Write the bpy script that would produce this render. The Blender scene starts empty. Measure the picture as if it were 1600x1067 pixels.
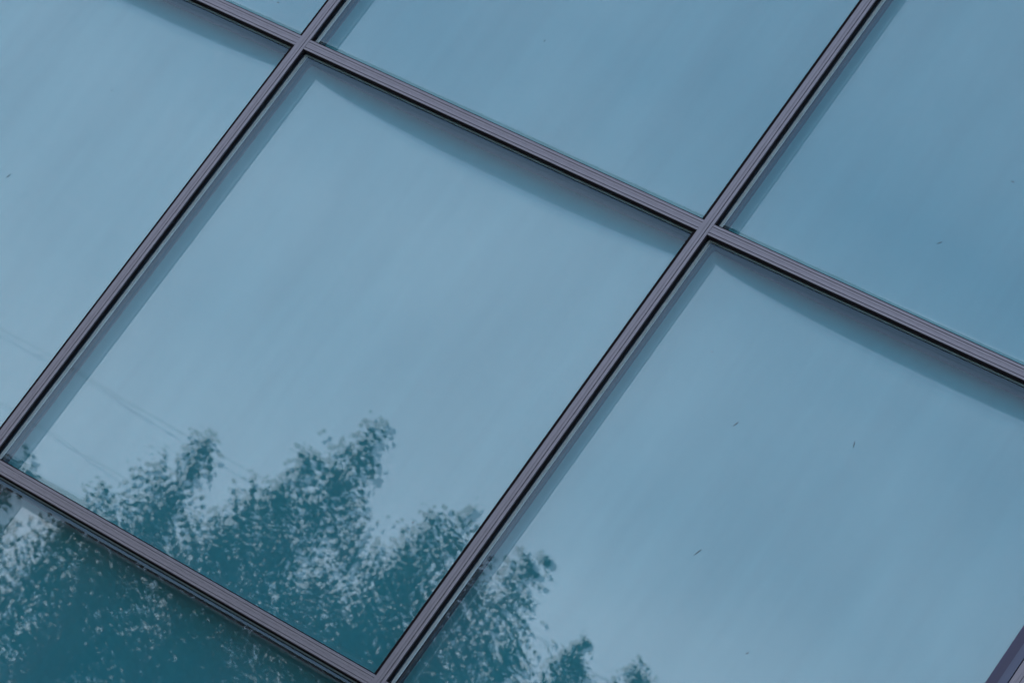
import bpy, bmesh, math, random
import numpy as np
from mathutils import Vector, Matrix

S = bpy.context.scene
C = S.collection
R_ = math.radians

# ------------------------------------------------------------------ camera
Z0 = 3.85                                   # height of the lower visible transom
cd = bpy.data.cameras.new('camera'); cam = bpy.data.objects.new('camera', cd); C.objects.link(cam)
w2c = Matrix(((0.7470404870887657, 0.3401038172718633, 0.5711916527114929),
              (-0.3703466779146983, -0.5006204679904099, 0.7824464743269086),
              (0.5520632652221358, -0.7960581263363686, -0.24802743938141958)))
cam.matrix_world = Matrix.Translation((9.44336545, -11.30876353, Z0 - 2.20048629)) @ w2c.transposed().to_4x4()
cd.sensor_width = 36.0; cd.lens = 6204.088 / 1600 * 36
cd.clip_start = 0.1; cd.clip_end = 20000
cd.dof.use_dof = True; cd.dof.focus_distance = 14.3; cd.dof.aperture_fstop = 10.0
S.camera = cam

# ------------------------------------------------------------------ sky, sun, exposure
SUN_EL, SUN_AZ = R_(38), R_(300)            # azimuth clockwise from +Y: the sun stands behind the building to the left, the facade is in open shade
wd = bpy.data.worlds.new('World'); S.world = wd; wd.use_nodes = True
nt = wd.node_tree; nt.nodes.clear()
N = nt.nodes.new; L = nt.links.new
out = N('ShaderNodeOutputWorld'); bg = N('ShaderNodeBackground'); sky = N('ShaderNodeTexSky')
sky.sky_type = 'NISHITA'; sky.sun_disc = False; sky.sun_elevation = SUN_EL; sky.sun_rotation = SUN_AZ
sky.dust_density = 2.0; sky.air_density = 1.0; sky.ozone_density = 2.5
tc = N('ShaderNodeTexCoord'); mp = N('ShaderNodeMapping'); mp.inputs['Scale'].default_value = (3.0, 3.0, 7.0)
mp.inputs['Rotation'].default_value = (0.2, 0.1, 0.5)
L(tc.outputs['Generated'], mp.inputs['Vector'])
nz = N('ShaderNodeTexNoise'); nz.inputs['Scale'].default_value = 1.3; nz.inputs['Detail'].default_value = 3.0; nz.inputs['Roughness'].default_value = 0.45
nz.inputs['Distortion'].default_value = 0.6
L(mp.outputs['Vector'], nz.inputs['Vector'])
cr = N('ShaderNodeMapRange'); cr.inputs['From Min'].default_value = 0.32; cr.inputs['From Max'].default_value = 0.68
cr.inputs['To Min'].default_value = 0.40; cr.inputs['To Max'].default_value = 0.68
L(nz.outputs['Fac'], cr.inputs['Value'])
mx = N('ShaderNodeMix'); mx.data_type = 'RGBA'
sg = N('ShaderNodeSeparateXYZ'); L(tc.outputs['Generated'], sg.inputs[0])
ev = N('ShaderNodeMapRange'); ev.interpolation_type = 'SMOOTHSTEP'
ev.inputs['From Min'].default_value = 0.05; ev.inputs['From Max'].default_value = 0.42
ev.inputs['To Min'].default_value = 0.45; ev.inputs['To Max'].default_value = -0.23   # haze thins out upwards
L(sg.outputs['Z'], ev.inputs['Value'])
sm = N('ShaderNodeMath'); sm.use_clamp = True; L(ev.outputs[0], sm.inputs[0]); L(cr.outputs['Result'], sm.inputs[1])
L(sm.outputs[0], mx.inputs[0]); L(sky.outputs['Color'], mx.inputs[6])
mx.inputs[7].default_value = (7.7, 6.9, 7.9, 1)   # thin cloud veil
L(mx.outputs[2], bg.inputs['Color']); bg.inputs['Strength'].default_value = 0.12
L(bg.outputs['Background'], out.inputs['Surface'])

sd = bpy.data.lights.new('sun', 'SUN'); sun = bpy.data.objects.new('sun', sd); C.objects.link(sun)
sd.energy = 0.9; sd.angle = R_(14); sd.color = (1.0, 0.95, 0.88)
sdir = Vector((math.sin(SUN_AZ) * math.cos(SUN_EL), math.cos(SUN_AZ) * math.cos(SUN_EL), math.sin(SUN_EL)))
sun.rotation_euler = sdir.to_track_quat('Z', 'Y').to_euler(); sun.location = (0, -30, 40)

S.view_settings.view_transform = 'Standard'; S.view_settings.look = 'None'
S.view_settings.exposure = 0.76; S.view_settings.gamma = 1.0
S.render.engine = 'CYCLES'
S.cycles.transparent_max_bounces = 24; S.cycles.max_bounces = 10; S.cycles.glossy_bounces = 6
S.cycles.use_denoising = True

# ------------------------------------------------------------------ materials
def mat(name):
    m = bpy.data.materials.new(name); m.use_nodes = True
    m.node_tree.nodes.clear(); return m, m.node_tree.nodes.new, m.node_tree.links.new

def plain(name, col, rough=0.5, metal=0.0, nscale=None, namt=0.15, stretch=(1, 1, 1), spec=0.5, bump=0.0):
    m, N, L = mat(name)
    o = N('ShaderNodeOutputMaterial'); p = N('ShaderNodeBsdfPrincipled'); L(p.outputs[0], o.inputs[0])
    p.inputs['Base Color'].default_value = (*col, 1); p.inputs['Roughness'].default_value = rough
    p.inputs['Metallic'].default_value = metal; p.inputs['Specular IOR Level'].default_value = spec
    if nscale:
        t = N('ShaderNodeTexCoord'); q = N('ShaderNodeMapping'); q.inputs['Scale'].default_value = stretch
        L(t.outputs['Object'], q.inputs['Vector'])
        n = N('ShaderNodeTexNoise'); n.inputs['Scale'].default_value = nscale; n.inputs['Detail'].default_value = 5
        L(q.outputs[0], n.inputs['Vector'])
        r = N('ShaderNodeMapRange'); r.inputs['From Min'].default_value = 0.3; r.inputs['From Max'].default_value = 0.7
        r.inputs['To Min'].default_value = 1 - namt; r.inputs['To Max'].default_value = 1 + namt
        L(n.outputs['Fac'], r.inputs['Value'])
        v = N('ShaderNodeVectorMath'); v.operation = 'SCALE'; v.inputs[0].default_value = col
        L(r.outputs[0], v.inputs['Scale']); L(v.outputs[0], p.inputs['Base Color'])
        if bump:
            b = N('ShaderNodeBump'); b.inputs['Strength'].default_value = 1.0; b.inputs['Distance'].default_value = bump
            L(n.outputs['Fac'], b.inputs['Height']); L(b.outputs[0], p.inputs['Normal'])
    return m

M = {}
M['alu_v'] = plain('anodised_aluminium_upright', (0.185, 0.21, 0.24), 0.33, 0.8, 40, 0.30, (60, 60, 0.6))
M['alu_h'] = plain('anodised_aluminium_rail', (0.185, 0.21, 0.24), 0.33, 0.8, 40, 0.30, (0.6, 60, 60))
M['rubber'] = plain('black_rubber', (0.006, 0.006, 0.008), 0.75, 0, spec=0.15)
M['box'] = plain('dark_inner_profile', (0.025, 0.07, 0.115), 0.45, 0, 8, 0.2, (1, 1, 1), 0.3)
M['lining'] = plain('black_lining', (0.006, 0.008, 0.011), 0.7, spec=0.2)
M['trim'] = plain('brown_inner_trim', (0.045, 0.035, 0.05), 0.6, 0, 8, 0.15)
M['spacer'] = plain('mill_aluminium_spacer', (0.75, 0.78, 0.76), 0.4, 0.0, 30, 0.1)
def panel_mat(name, col, refl, fac):
    # back-painted glass panel: teal paint under a reflective, very slightly blurred skin
    m, N, L = mat(name)
    o = N('ShaderNodeOutputMaterial'); x = N('ShaderNodeMixShader'); d = N('ShaderNodeBsdfDiffuse'); g = N('ShaderNodeBsdfGlossy')
    d.inputs['Color'].default_value = (*col, 1); g.inputs['Color'].default_value = (*refl, 1); 
    tu = N('ShaderNodeTexCoord'); su = N('ShaderNodeSeparateXYZ'); L(tu.outputs['UV'], su.inputs[0])
    rr = N('ShaderNodeMapRange'); rr.interpolation_type = 'SMOOTHSTEP'      # the curled head of the sheet is satin, the flat is polished
    rr.inputs['From Min'].default_value = 0.45; rr.inputs['From Max'].default_value = 1.3; rr.inputs['To Min'].default_value = 0.24; rr.inputs['To Max'].default_value = 0.004
    L(su.outputs[1], rr.inputs['Value']); L(rr.outputs[0], g.inputs['Roughness'])
    fr = N('ShaderNodeFresnel'); fr.inputs['IOR'].default_value = fac
    t = N('ShaderNodeTexCoord'); oi = N('ShaderNodeObjectInfo'); ml = N('ShaderNodeMath'); ml.operation = 'MULTIPLY'; ml.inputs[1].default_value = 30
    L(oi.outputs['Random'], ml.inputs[0]); geo = N('ShaderNodeNewGeometry'); last = geo.outputs['Normal']
    for sc, amp in (((1.2, 0, 1.8), (0.0012, 0, 0.0016)), ((2.5, 0, 9.0), (0.0005, 0, 0.0016)), ((9, 0, 50.0), (0.0002, 0, 0.0010))):
        q = N('ShaderNodeMapping'); q.inputs['Scale'].default_value = sc; q.inputs['Rotation'].default_value = (0, 0.1, 0); L(t.outputs['Object'], q.inputs['Vector'])
        n = N('ShaderNodeTexNoise'); n.noise_dimensions = '4D'; n.inputs['Scale'].default_value = 1; n.inputs['Detail'].default_value = 1; L(q.outputs[0], n.inputs['Vector']); L(ml.outputs[0], n.inputs['W'])
        c = N('ShaderNodeVectorMath'); c.operation = 'SUBTRACT'; L(n.outputs['Color'], c.inputs[0]); c.inputs[1].default_value = (.5, .5, .5)
        e = N('ShaderNodeVectorMath'); e.operation = 'MULTIPLY'; L(c.outputs[0], e.inputs[0]); e.inputs[1].default_value = amp
        a = N('ShaderNodeVectorMath'); L(e.outputs[0], a.inputs[0]); L(last, a.inputs[1]); last = a.outputs[0]
    v = N('ShaderNodeVectorMath'); v.operation = 'NORMALIZE'; L(last, v.inputs[0]); L(v.outputs[0], g.inputs['Normal'])
    L(fr.outputs[0], x.inputs[0]); L(d.outputs[0], x.inputs[1]); L(g.outputs[0], x.inputs[2]); L(x.outputs[0], o.inputs[0]); return m
M['panel'] = panel_mat('teal_backing_panel', (0.075, 0.41, 0.48), (1.0, 0.93, 0.90), 2.85)
M['jamb_dark'] = plain('navy_jamb', (0.03, 0.05, 0.11), 0.35, 0, 20, 0.1, (1, 1, 0.1))
M['jamb_light'] = plain('slate_blue_jamb', (0.07, 0.115, 0.19), 0.4, 0, 20, 0.1, (1, 1, 0.1))
M['concrete'] = plain('concrete', (0.30, 0.29, 0.28), 0.85, 0, 3, 0.2, (1, 1, 1), 0.3, 0.004)
M['grass'] = plain('grass_ground', (0.045, 0.065, 0.025), 0.95, 0, 0.8, 0.4, (1, 1, 1), 0.1, 0.03)
M['asphalt'] = plain('asphalt', (0.05, 0.05, 0.052), 0.9, 0, 30, 0.25, (1, 1, 1), 0.2, 0.004)
M['paver'] = plain('paving', (0.20, 0.19, 0.18), 0.9, 0, 5, 0.2, (1, 1, 1), 0.2, 0.004)
M['bark'] = plain('bark', (0.10, 0.085, 0.07), 0.9, 0, 12, 0.4, (1, 1, 0.3), 0.1, 0.01)
M['pole'] = plain('weathered_pole_wood', (0.13, 0.10, 0.075), 0.9, 0, 10, 0.3, (1, 1, 0.1), 0.1)
M['cable'] = plain('cable_rubber', (0.02, 0.02, 0.02), 0.7)
M['white'] = plain('road_paint', (0.75, 0.75, 0.72), 0.8, 0, 20, 0.1)
M['speck'] = plain('dirt_speck', (0.05, 0.07, 0.085), 0.9)

def leaf_mat(name, col):
    m, N, L = mat(name)
    o = N('ShaderNodeOutputMaterial'); d = N('ShaderNodeBsdfDiffuse'); t = N('ShaderNodeBsdfTranslucent'); x = N('ShaderNodeMixShader')
    g = N('ShaderNodeNewGeometry'); r = N('ShaderNodeMapRange'); v = N('ShaderNodeVectorMath'); v.operation = 'SCALE'
    r.inputs['To Min'].default_value = 0.6; r.inputs['To Max'].default_value = 1.5
    L(g.outputs['Random Per Island'], r.inputs['Value']); v.inputs[0].default_value = col; L(r.outputs[0], v.inputs['Scale'])
    L(v.outputs[0], d.inputs['Color']); L(v.outputs[0], t.inputs['Color']); x.inputs[0].default_value = 0.3
    L(d.outputs[0], x.inputs[1]); L(t.outputs[0], x.inputs[2]); L(x.outputs[0], o.inputs[0]); return m
M['leaf'] = leaf_mat('broad_leaf', (0.045, 0.075, 0.03))
M['leaf2'] = leaf_mat('yellowing_leaf', (0.075, 0.085, 0.03))

def glass_mat(name, ior, back_ior, tint, wave, fine, dirt=0.0, coat=(1, 1, 1)):
    # clear architectural glass: transmission with a Fresnel reflection; roller waves and fine ripples tilt the mirror by fractions of a milliradian
    m, N, L = mat(name)
    o = N('ShaderNodeOutputMaterial'); x = N('ShaderNodeMixShader')
    t = N('ShaderNodeBsdfTransparent'); t.inputs[0].default_value = (*tint, 1)
    g = N('ShaderNodeBsdfGlossy'); g.inputs['Roughness'].default_value = 0.0; g.inputs['Color'].default_value = (*coat, 1)
    fr = N('ShaderNodeFresnel'); geo = N('ShaderNodeNewGeometry'); im = N('ShaderNodeMix'); im.data_type = 'FLOAT'
    L(geo.outputs['Backfacing'], im.inputs[0]); im.inputs[2].default_value = ior; im.inputs[3].default_value = 1 / back_ior
    L(im.outputs[0], fr.inputs['IOR'])
    tcn = N('ShaderNodeTexCoord'); oi = N('ShaderNodeObjectInfo')
    ml = N('ShaderNodeMath'); ml.operation = 'MULTIPLY'; ml.inputs[1].default_value = 40; L(oi.outputs['Random'], ml.inputs[0])
    def tilt(scale, rot, amp, detail, fac=None):
        q = N('ShaderNodeMapping'); q.inputs['Scale'].default_value = scale; q.inputs['Rotation'].default_value = (0, rot, 0)
        L(tcn.outputs['Object'], q.inputs['Vector'])
        n = N('ShaderNodeTexNoise'); n.noise_dimensions = '4D'; n.inputs['Scale'].default_value = 1.0; n.inputs['Detail'].default_value = detail
        L(q.outputs[0], n.inputs['Vector']); L(ml.outputs[0], n.inputs['W'])
        c = N('ShaderNodeVectorMath'); c.operation = 'SUBTRACT'; L(n.outputs['Color'], c.inputs[0]); c.inputs[1].default_value = (0.5, 0.5, 0.5)
        d = N('ShaderNodeVectorMath'); d.operation = 'MULTIPLY'; L(c.outputs[0], d.inputs[0]); d.inputs[1].default_value = amp
        if fac is None: return d.outputs[0]
        e = N('ShaderNodeVectorMath'); e.operation = 'SCALE'; L(d.outputs[0], e.inputs[0]); L(fac, e.inputs['Scale']); return e.outputs[0]
    sx = N('ShaderNodeSeparateXYZ'); L(tcn.outputs['UV'], sx.inputs[0])
    mr = N('ShaderNodeMapRange'); mr.interpolation_type = 'SMOOTHSTEP'
    mr.inputs['From Min'].default_value = 0.55; mr.inputs['From Max'].default_value = 0.0
    mr.inputs['To Min'].default_value = 0.12; mr.inputs['To Max'].default_value = 1.0
    ad = N('ShaderNodeMath'); ad.operation = 'ADD'; L(sx.outputs[0], ad.inputs[0]); L(sx.outputs[1], ad.inputs[1]); L(ad.outputs[0], mr.inputs['Value'])
    s1 = tilt((1.5, 0, 4.0), 0.1, (0.3 * wave, 0, wave), 1.0)
    s2 = tilt((7, 0, 40.0), 0.1, (0.15 * fine, 0, fine), 0.0, mr.outputs[0])
    v1 = N('ShaderNodeVectorMath'); L(s1, v1.inputs[0]); L(s2, v1.inputs[1])
    v2 = N('ShaderNodeVectorMath'); L(v1.outputs[0], v2.inputs[0]); L(geo.outputs['Normal'], v2.inputs[1])
    v3 = N('ShaderNodeVectorMath'); v3.operation = 'NORMALIZE'; L(v2.outputs[0], v3.inputs[0]); L(v3.outputs[0], g.inputs['Normal'])
    L(fr.outputs[0], x.inputs[0]); L(t.outputs[0], x.inputs[1]); L(g.outputs[0], x.inputs[2]);
    if dirt:
        q = N('ShaderNodeMapping'); q.inputs['Scale'].default_value = (5.0, 0, 0.7); q.inputs['Rotation'].default_value = (0, 0.06, 0); L(tcn.outputs['Object'], q.inputs['Vector'])
        n = N('ShaderNodeTexNoise'); n.noise_dimensions = '4D'; n.inputs['Scale'].default_value = 1; n.inputs['Detail'].default_value = 6; n.inputs['Roughness'].default_value = 0.6
        L(q.outputs[0], n.inputs['Vector']); L(ml.outputs[0], n.inputs['W'])
        r = N('ShaderNodeMapRange'); r.inputs['From Min'].default_value = 0.35; r.inputs['From Max'].default_value = 0.75; r.inputs['To Max'].default_value = dirt
        L(n.outputs['Fac'], r.inputs['Value'])
        df = N('ShaderNodeBsdfDiffuse'); df.inputs['Color'].default_value = (0.20, 0.25, 0.29, 1); y = N('ShaderNodeMixShader')
        L(r.outputs[0], y.inputs[0]); L(x.outputs[0], y.inputs[1]); L(df.outputs[0], y.inputs[2]); x = y
    L(x.outputs[0], o.inputs[0])
    return m
M['glass_out'] = glass_mat('coated_outer_glass', 1.80, 1.15, (0.90, 0.96, 0.97), 0.0012, 0.0030, 0.06, (0.48, 0.82, 1.0))
M['glass_in'] = glass_mat('clear_inner_glass', 1.40, 1.15, (0.96, 0.98, 0.98), 0.0012, 0.0015)

# ------------------------------------------------------------------ helpers
def link(name, me, m, parent=None, loc=(0, 0, 0)):
    o = bpy.data.objects.new(name, me); C.objects.link(o); o.location = loc
    for k in (m if isinstance(m, (list, tuple)) else [m]): me.materials.append(k)
    if parent: o.parent = parent
    return o
def tag(o, label=None, cat=None, group=None, kind=None):
    if label: o['label'] = label
    if cat: o['category'] = cat
    if group: o['group'] = group
    if kind: o['kind'] = kind
    return o
def bx(bm, x0, x1, y0, y1, z0, z1):
    v = [bm.verts.new(p) for p in ((x0, y0, z0), (x1, y0, z0), (x1, y1, z0), (x0, y1, z0), (x0, y0, z1), (x1, y0, z1), (x1, y1, z1), (x0, y1, z1))]
    for f in ((3, 2, 1, 0), (4, 5, 6, 7), (0, 1, 5, 4), (1, 2, 6, 5), (2, 3, 7, 6), (3, 0, 4, 7)):
        bm.faces.new([v[i] for i in f])
def mesh(name, bm):
    me = bpy.data.meshes.new(name); bm.normal_update(); bm.to_mesh(me); bm.free(); return me
def obj(name, bm, m, parent=None, loc=(0, 0, 0)): return link(name, mesh(name, bm), m, parent, loc)
def empty(name, loc=(0, 0, 0)):
    o = bpy.data.objects.new(name, None); C.objects.link(o); o.location = loc; return o

def extrude_profile(prof, a, b, axis):
    """prof: closed list of (across, y). axis 'z' -> upright, axis 'x' -> rail (across = z)."""
    bm = bmesh.new(); rings = []
    for t in (a, b):
        rings.append([bm.verts.new((p[0], p[1], t) if axis == 'z' else (t, p[1], p[0])) for p in prof])
    n = len(prof)
    for i in range(n):
        bm.faces.new((rings[0][i], rings[0][(i + 1) % n], rings[1][(i + 1) % n], rings[1][i]))
    bm.faces.new(rings[0]); bm.faces.new(list(reversed(rings[1])))
    bmesh.ops.recalc_face_normals(bm, faces=bm.faces)
    return bm
def cap_profile(hw, front, back, grooves):
    c = 0.0015
    p = [(-hw, back), (-hw, front + c), (-hw + c, front)]
    for g, w, d in grooves:
        p += [(g - w / 2, front), (g - w / 4, front + d), (g + w / 4, front + d), (g + w / 2, front)]
    p += [(hw - c, front), (hw, front + c), (hw, back)]
    return p

# ------------------------------------------------------------------ the curtain wall
W, H = 2.0, 2.0194
COLS, ROWS = range(-2, 4), range(-1, 3)
XA, XB = COLS[0] * W, (COLS[-1] + 1) * W
ZA, ZB = Z0 + ROWS[0] * H, Z0 + (ROWS[-1] + 1) * H
HW = 0.0225                                  # half width of the cover caps
PROUD = 0.019                                # caps stand this far out of the glass
bld = empty('glass_building', (2, 0, 0))
bld.location = (0, 0, 0)
tag(bld, 'glass curtain wall building with grey aluminium grid and blue green panes', 'building')

rnd = random.Random(4)
for i in range(COLS[0], COLS[-1] + 2):
    x = i * W
    bm = bmesh.new(); bx(bm, -0.030, 0.030, 0.028, 0.19, ZA, ZB); bx(bm, -0.012, 0.012, -PROUD + 0.008, 0.0275, ZA, ZB)
    mu = obj('mullion', bm, M['box'], bld, (x, 0, 0))
    gk = bmesh.new()
    for s in (-1, 1):
        bx(gk, s * 0.0255 - 0.0135, s * 0.0255 + 0.0005 if s > 0 else s * 0.0255 + 0.0135, -0.0115, -0.0008, ZA, ZB) if s < 0 else bx(gk, 0.012, 0.0265, -0.0115, -0.0008, ZA, ZB)
    obj('rubber_gasket', gk, M['rubber'], mu)
    obj('cover_cap', extrude_profile(cap_profile(HW, -PROUD - 0.002, -PROUD + 0.0075, [(-0.002, 0.0014, 0.001), (0.010, 0.003, 0.003)]), ZA, ZB, 'z'), M['alu_v'], mu)
    tr = bmesh.new()
    for s in (-1, 1): bx(tr, min(s * 0.0305, s * 0.034), max(s * 0.0305, s * 0.034), 0.0285, 0.040, ZA, ZB)
    obj('inner_trim', tr, M['trim'], mu)

for k in range(ROWS[0], ROWS[-1] + 2):
    z = Z0 + k * H
    for i in COLS:
        a, b = i * W + HW + 0.0006, (i + 1) * W - HW - 0.0006
        bm = bmesh.new(); bx(bm, a + 0.009, b - 0.009, 0.0285, 0.189, -0.030, 0.030); bx(bm, a - 0.009, b + 0.009, -PROUD + 0.0085, 0.0275, -0.012, 0.012)
        t = obj('transom', bm, M['lining'], bld, (0, 0, z))
        gk = bmesh.new(); bx(gk, a, b, -0.0110, -0.0009, 0.0125, 0.0285); bx(gk, a, b, -0.0110, -0.0009, -0.0285, -0.0125)
        obj('rubber_gasket', gk, M['rubber'], t)
        obj('cover_cap', extrude_profile(cap_profile(0.0235, -PROUD, -PROUD + 0.008, [(-0.013, 0.003, 0.003), (0.002, 0.0012, 0.001), (0.012, 0.0026, 0.003)]), a, b, 'x'), M['alu_h'], t)

def pillow(u, v): return 16 * u * (1 - u) * v * (1 - v)

def slab(w, h, y0, y1, n, fy, mats=1):
    """a glass sheet: front and back skins on a warped grid, closed round the rim, with UVs"""
    U = np.linspace(0, 1, n + 1)
    verts, faces = [], []
    for y in (y0, y1):
        for b in U:
            for a in U: verts.append((a * w, y + fy(a, b), b * h))
    m = (n + 1) * (n + 1)
    for r in range(n):
        for c in range(n):
            p = r * (n + 1) + c
            faces.append((p, p + 1, p + n + 2, p + n + 1)); faces.append((m + p, m + p + n + 1, m + p + n + 2, m + p + 1))
    for c in range(n):
        e = n * (n + 1) + c
        faces.append((c, m + c, m + c + 1, c + 1)); faces.append((e, e + 1, m + e + 1, m + e))
        l = c * (n + 1); r = l + n
        faces.append((l, l + n + 1, m + l + n + 1, m + l)); faces.append((r, m + r, m + r + n + 1, r + n + 1))
    me = bpy.data.meshes.new('sheet'); me.from_pydata(verts, [], faces)
    nf = 2 * n * n
    me.polygons.foreach_set('use_smooth', [True] * nf + [False] * (len(faces) - nf))
    uv = me.uv_layers.new(name='UVMap')
    for lp in me.loops:
        co = verts[lp.vertex_index]; uv.data[lp.index].uv = (co[0] / w, co[2] / h)
    me.update(); return me

def add_specks(me, pts, y):
    bm = bmesh.new(); bm.from_mesh(me)
    for (x, z, l, ang) in pts:
        dx, dz = math.cos(ang) * l / 2, math.sin(ang) * l / 2; nx, nz_ = -math.sin(ang) * 0.0013, math.cos(ang) * 0.0013
        ps = [(x - dx, z - dz), (x + nx, z + nz_), (x + dx * 0.9 + nx, z + dz * 0.9 + nz_), (x + dx, z + dz), (x - nx, z - nz_)]
        lo = [bm.verts.new((p[0], y - 0.0004, p[1])) for p in ps]; hi = [bm.verts.new((p[0], y - 0.0018, p[1])) for p in ps]
        fs = [bm.faces.new(hi), bm.faces.new(list(reversed(lo)))]
        for q in range(5): fs.append(bm.faces.new((lo[q], lo[(q + 1) % 5], hi[(q + 1) % 5], hi[q])))
        for f in fs: f.material_index = 1
    bm.to_mesh(me); bm.free()

SPECKS = {(0, 0): [(0.75, 1.32, .008, 2.2), (1.70, .55, .008, 1)],
          (1, 0): [(0.55, 1.40, .022, 1.2), (0.98, 1.52, .026, 1.9), (0.72, .93, .030, 1.2), (.30, 1.6, .010, 0), (1.1, .7, .012, 1), (.9, 1.2, .007, 0), (.45, 1.0, .006, 0)],
          (-1, 0): [(1.35, 1.50, .008, 1.2), (1.2, 1.0, .020, 1.3)],
          (1, 1): [(.80, .30, .018, .8), (.9, .62, .014, 0), (.55, .7, .008, 0), (1.1, .9, .008, 1)],
          (0, 1): [(.9, .4, .008, 1.3)], (-1, 1): [(1.75, .10, .010, .3)]}
g = 0.0145
w_, h_ = W - 2 * g, H - 2 * g
for k in ROWS:
    for i in COLS:
        x0, z0 = i * W + g, Z0 + k * H + g
        near = i in (-1, 0, 1) and k in (-1, 0, 1)
        ph = [rnd.uniform(0, 6.28) for _ in range(4)]
        amp = rnd.uniform(0.0006, 0.0012)
        def warp(u, v, s=1.0):
            edge = math.exp(-v / 0.09) * 0.00030 * math.sin(math.pi * u) ** 0.5 if 0 < u < 1 else 0
            return (s * amp * pillow(u, v) + 0.00012 * math.sin(6.28 * (1.1 * u + 0.3 * v) + ph[0]) + 0.00007 * math.sin(6.28 * (0.5 * u + 2.6 * v) + ph[1]) + edge)
        me = slab(w_, h_, 0.0, 0.006, 56 if near else 20, warp)
        add_specks(me, SPECKS.get((i, k), []), 0.0)
        pane = link('glass_pane', me, [M['glass_out'], M['speck']], bld, (x0, 0, z0))
        link('inner_glass', slab(w_, h_, 0.0205, 0.0265, 40 if near else 20, lambda u, v: warp(u, v, 0.8)), M['glass_in'], pane)
        # bright spacer bar between the two sheets, all round
        bm = bmesh.new(); q = 0.0120; ws = 0.0075
        bx(bm, q, q + ws, 0.0075, 0.0190, q, h_ - q); bx(bm, w_ - q - ws, w_ - q, 0.0075, 0.0190, q, h_ - q)
        bx(bm, q + ws, w_ - q - ws, 0.0077, 0.0188, q, q + 0.002); bx(bm, q + ws, w_ - q - ws, 0.0077, 0.0188, h_ - q - 0.004, h_ - q)
        obj('spacer_bar', bm, M['spacer'], pane)
        # shadow-box sheet: deeper at its top, its head bows back under the dark lining, most in mid-width
        n = 90 if near else 24
        bw, bh = W - 0.062, H - 0.062
        dt, db = 0.068 + rnd.uniform(0, 0.002), 0.067
        if (i, k) == (-1, 0): dt, db = 0.069, 0.068
        if (i, k) == (0, 0): dt, db = 0.070, 0.069
        if (i, k) == (1, 0): dt, db = 0.066, 0.065
        verts, faces, uvs = [], [], []
        for r in range(n + 1):
            t = r / n; v = 1 - (1 - t) ** 2.4
            for c in range(n + 1):
                u = c / n
                d = db + (dt - db) * v + 0.0010 * math.sin(math.pi * u) * math.sin(math.pi * v)
                s = (1 - v) * bh
                Rh = 0.03 + (0.105 + 0.02 * math.sin(ph[0])) * max(0.0, math.sin(math.pi * min(1, u * (0.88 + 0.03 * math.sin(ph[1]))))) ** (0.42 + 0.10 * math.sin(ph[2]))
                if k < 0: d += 0.075 + 0.003 * math.sin(math.pi * u)
                elif s < Rh: d += 0.5 * Rh * (1 - s / Rh) ** 2
                verts.append((u * bw, d, v * bh)); uvs.append((u, min(3.0, s / Rh) if k >= 0 else 3.0))
        for r in range(n):
            for c in range(n):
                p = r * (n + 1) + c; faces.append((p, p + 1, p + n + 2, p + n + 1))
        bme = bpy.data.meshes.new('backing'); bme.from_pydata(verts, [], faces)
        uvl = bme.uv_layers.new(name='UVMap')
        for lp in bme.loops: uvl.data[lp.index].uv = uvs[lp.vertex_index]
        bme.polygons.foreach_set('use_smooth', [True] * len(faces))
        bp = link('backing_panel', bme, M['panel'], pane, (0.031 - g, 0, 0.031 - g))
        bm = bmesh.new(); bx(bm, 0.031 - g, W - 0.031 - g, 0.0285, 0.23, H - 0.031 - g, H - 0.027 - g); obj('head_lining', bm, M['lining'], pane)
        so = bp.modifiers.new('thick', 'SOLIDIFY'); so.thickness = 0.002; so.offset = 1; so.use_rim = False
for k in ROWS:                               # the bay ends in a deep jamb at the third upright
    bm = bmesh.new(); bx(bm, 3.905, 3.942, -0.014, -0.004, Z0 + k * H + 0.031, Z0 + (k + 1) * H - 0.031)
    j = obj('window_jamb', bm, M['jamb_dark'], bld)
    bm = bmesh.new(); bx(bm, 3.9425, 3.972, -0.0165, -0.004, Z0 + k * H + 0.031, Z0 + (k + 1) * H - 0.031)
    obj('jamb_bead', bm, M['jamb_light'], j)
# building behind, parapet and plinth
bm = bmesh.new(); bx(bm, XA - 0.3, XB + 0.3, 0.62, 11, 0.0, ZB + 0.5); obj('wall', bm, M['concrete'], bld)
bm = bmesh.new(); bx(bm, XA - 0.31, XB + 0.31, -0.12, 0.615, -0.05, ZA - 0.035); obj('plinth', bm, M['concrete'], bld)
bm = bmesh.new(); bx(bm, XA - 0.31, XB + 0.31, -0.10, 0.615, ZB + 0.035, ZB + 0.52); obj('parapet', bm, M['concrete'], bld)
for s, x0, x1 in ((0, XA - 0.31, XA - 0.032), (1, XB + 0.032, XB + 0.31)):
    bm = bmesh.new(); bx(bm, x0, x1, -0.04, 0.615, ZA - 0.03, ZB + 0.03); obj('end_pier', bm, M['concrete'], bld)

# ------------------------------------------------------------------ ground
bm = bmesh.new(); bmesh.ops.create_grid(bm, x_segments=2, y_segments=2, size=6000); tag(obj('ground', bm, M['grass']), kind='structure')
bm = bmesh.new(); bx(bm, -60, 60, -6, -0.13, -0.5, 0.12); tag(obj('pavement', bm, M['paver']), kind='structure')
bm = bmesh.new(); bx(bm, -200, 200, -14.5, -6.01, -0.5, 0.004); tag(obj('road', bm, M['asphalt']), kind='structure')

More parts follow.
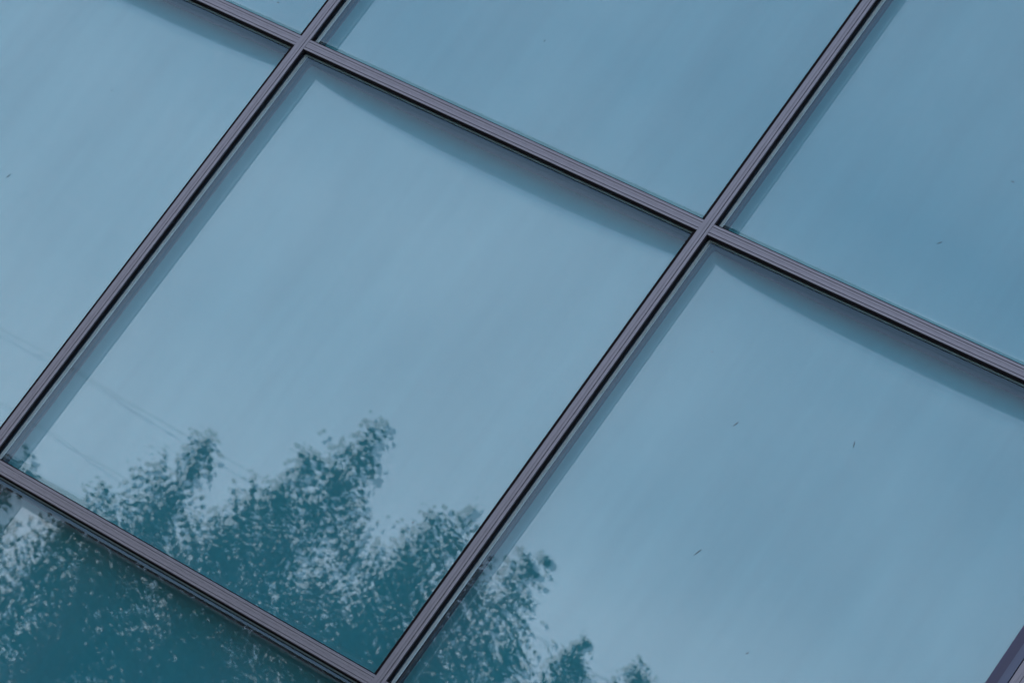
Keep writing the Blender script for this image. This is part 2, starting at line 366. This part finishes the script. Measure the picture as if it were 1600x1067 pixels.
# ------------------------------------------------------------------ trees across the road, seen in the glass
def tube(verts, faces, pts, rad, sides=6):
    base = len(verts); prev = None
    for j, p in enumerate(pts):
        d = (pts[min(j + 1, len(pts) - 1)] - pts[max(j - 1, 0)]).normalized()
        a = d.cross(Vector((0.3, 1, 0.1))).normalized(); b = d.cross(a)
        for s in range(sides):
            q = 2 * math.pi * s / sides
            verts.append(tuple(p + (a * math.cos(q) + b * math.sin(q)) * rad[j]))
    for j in range(len(pts) - 1):
        for s in range(sides):
            A = base + j * sides + s; B = base + j * sides + (s + 1) % sides
            faces.append((A, B, B + sides, A + sides))

def leaf(verts, faces, p, r, size):
    d = Vector((r.gauss(0, 1), r.gauss(0, 1), r.gauss(-0.5, 0.8))).normalized()
    s = d.cross(Vector((r.gauss(0, 1), r.gauss(0, 1), r.gauss(0, 1)))).normalized(); nn = d.cross(s)
    L_ = size * r.uniform(0.7, 1.2); w = L_ * r.uniform(0.32, 0.42); b = len(verts)
    for (a, c, e) in ((0, 0, 0), (0.30, 1, .10), (0.68, 0.85, .10), (1, 0, -.05), (0.68, -0.85, .10), (0.30, -1, .10)):
        verts.append(tuple(p + d * (a * L_) + s * (c * w) + nn * (e * L_)))
    faces.append((b, b + 1, b + 2, b + 3)); faces.append((b, b + 3, b + 4, b + 5))

def tree(seed, base, leaders, label, lm, dens=1.0, group='young trees across the road'):
    """leaders: (x, y, ztop, spread, crown depth)"""
    r = random.Random(seed)
    t = tag(empty('broadleaf_tree', base), label, 'tree', group)
    B = Vector(base); wv, wf, lv, lf = [], [], [], []
    fork = Vector((0, 0, 1.6 + r.uniform(0, .5)))
    tube(wv, wf, [Vector((0, 0, -0.2)), Vector((.03, .02, .8)), fork], [0.15, 0.12, 0.10], 9)
    bv, bf = [], []
    for (x, y, zt, spread, depth) in leaders:
        tip = Vector((x, y, zt)) - B
        n = 26; pts = []
        ph = r.uniform(0, 6)
        for j in range(n + 1):
            f = j / n
            e = min(1, f * 2.2)
            p = fork.lerp(tip, f); p.x = fork.x + (tip.x - fork.x) * (1 - (1 - e) ** 2) ; p.y = fork.y + (tip.y - fork.y) * (1 - (1 - e) ** 2)
            p += Vector((math.sin(f * 9 + ph), math.cos(f * 8 + ph), 0)) * 0.05 * math.sin(math.pi * f); pts.append(p)
        tube(bv, bf, pts, [0.075 * (1 - j / n) ** 0.8 + 0.004 for j in range(n + 1)], 6)
        hgt = tip.z
        z = 0.05
        ang = r.uniform(0, 6)
        while z < depth:
            f = 1 - z / (hgt - fork.z)
            if f < 0.02: break
            i0 = min(n - 1, int(f * n)); p0 = pts[i0].lerp(pts[i0 + 1], f * n - i0)
            ang += 2.4 + r.uniform(-.5, .5)
            ln = (0.07 + min(spread * 1.35, 0.36 * z)) * r.uniform(0.45, 1.15)
            el = R_(r.uniform(20, 52)); d = Vector((math.cos(ang) * math.cos(el), math.sin(ang) * math.cos(el), math.sin(el)))
            m = max(3, int(ln / 0.10)); bp = [p0 + d * ln * q / m + Vector((0, 0, -0.10 * ln * (q / m) ** 2)) + Vector((r.gauss(0, .012), r.gauss(0, .012), 0)) for q in range(m + 1)]
            tube(bv, bf, bp, [0.012 * (1 - .8 * q / m) for q in range(m + 1)], 3)
            for q in range(1, m + 1):
                tw = 0.035 + 0.13 * min(1, z / 1.5)
                for _ in range(max(1, int((6 + 25 * min(1, z / 1.8)) * dens * 0.9 * r.uniform(.4, 1.3)))):
                    lp = bp[q] + Vector((r.gauss(0, tw), r.gauss(0, tw), r.gauss(0, tw * .8)))
                    leaf(lv, lf, lp, r, 0.070 if z < 1.5 else 0.060)
            z += 0.075 + 0.02 * r.random()
    me = bpy.data.meshes.new('trunk'); me.from_pydata(wv, [], wf); link('trunk', me, M['bark'], t)
    me = bpy.data.meshes.new('branches'); me.from_pydata(bv, [], bf); link('branches', me, M['bark'], t)
    me = bpy.data.meshes.new('crown'); me.from_pydata(lv, [], lf); link('crown', me, lm, t)
    print('tree', seed, len(lf) // 2)

Y = -19.87
tree(11, (-15.5, Y, 0), [(-16.17, Y, 8.00, .30, 3.5), (-15.30, Y - .3, 8.05, .40, 4), (-14.95, Y + .3, 8.10, .35, 4), (-15.8, Y, 7.3, .5, 3)],
     'low multi stemmed tree reflected at the left corner of the middle pane', M['leaf'], 0.5)
tree(12, (-14.3, Y, 0), [(-14.48, Y, 9.12, .62, 5), (-14.1, Y + .3, 8.2, .7, 4)],
     'pointed tree reflected in the lower left of the middle pane', M['leaf'])
tree(13, (-13.2, Y, 0), [(-12.91, Y, 10.10, .55, 6), (-13.22, Y + .2, 9.40, .45, 5), (-13.60, Y, 8.75, .5, 5)],
     'tallest tree of the row with a thin leafy spire above its left shoulder', M['leaf'], 1.1)
tree(14, (-11.9, Y, 0), [(-11.75, Y, 9.50, .55, 5), (-11.36, Y + .2, 9.68, .40, 5), (-12.3, Y, 8.9, .55, 5)],
     'round topped tree reflected against the lower right upright of the middle pane', M['leaf'])
tree(15, (-10.6, Y, 0), [(-10.42, Y, 9.62, .42, 5), (-10.85, Y, 9.3, .5, 5), (-10.7, Y + .4, 8.9, .6, 5)],
     'tree with an overhanging top reflected just right of the second upright', M['leaf'])
tree(16, (-9.2, Y, 0), [(-9.5, Y, 9.15, .60, 4.5), (-8.85, Y, 9.15, .60, 4.5), (-9.25, Y + .3, 8.9, .7, 4), (-9.95, Y + .2, 8.7, .6, 4)],
     'tree whose crown just rises above the bottom edge of the right pane', M['leaf'])
tree(17, (-12.6, Y - 3.5, 0), [(-13.6, Y - 3.5, 8.9, .8, 6), (-15.4, Y - 3.4, 7.9, .7, 4), (-12.2, Y - 3.6, 8.9, .8, 5)],
     'bushy darker tree standing behind the middle of the tree row', M['leaf2'], 1.0)
tree(20, (-12.1, Y - 2.2, 0), [(-13.1, Y - 2.2, 8.5, .9, 6), (-12.0, Y - 2.1, 8.3, .9, 6), (-11.1, Y - 2.3, 8.6, .8, 6), (-14.6, Y - 2.0, 7.6, .7, 4)],
     'low wide tree filling the gaps between the middle tree trunks', M['leaf'], 1.3)
tree(18, (-17.6, Y, 0), [(-17.8, Y, 6.9, .7, 4), (-17.2, Y + .3, 6.6, .7, 4)],
     'shortest tree beyond the left end of the tree row', M['leaf2'], 0.4)
tree(19, (-6.6, Y - 1, 0), [(-6.9, Y - 1, 8.3, .7, 5), (-6.1, Y - 1, 7.9, .7, 5)],
     'tree beyond the right end of the tree row', M['leaf2'])

# ------------------------------------------------------------------ overhead cables behind the trees
def cable(y, z, sag, label):
    pts = [Vector((x, y, z + sag * ((x + 20) / 35) ** 2)) for x in np.linspace(-55, 15, 40)]
    v, f = [], []; tube(v, f, pts, [0.0065] * 40, 6)
    me = bpy.data.meshes.new('overhead_cable'); me.from_pydata(v, [], f); o = link('overhead_cable', me, M['cable'])
    tag(o, label, 'cable', 'overhead cables'); return o
cable(-50, 15.9, .5, 'upper overhead cable faintly reflected above the small tree tips')
cable(-50, 14.6, .5, 'lower overhead cable faintly reflected just above the small tree tips')
for x, lb in ((-55, 'wooden utility pole at the left end of the cables'), (15, 'wooden utility pole at the right end of the cables')):
    v, f = [], []; tube(v, f, [Vector((0, 0, -.3)), Vector((0, 0, 8.5)), Vector((0, 0, 17))], [.17, .15, .12], 12)
    me = bpy.data.meshes.new('pole_shaft'); me.from_pydata(v, [], f)
    t = tag(empty('utility_pole', (x, -50.2, 0)), lb, 'pole', 'utility poles'); link('shaft', me, M['pole'], t)
    bm = bmesh.new(); bx(bm, -.06, .06, -.7, .7, 15.3, 15.44); obj('crossarm', bm, M['pole'], t)
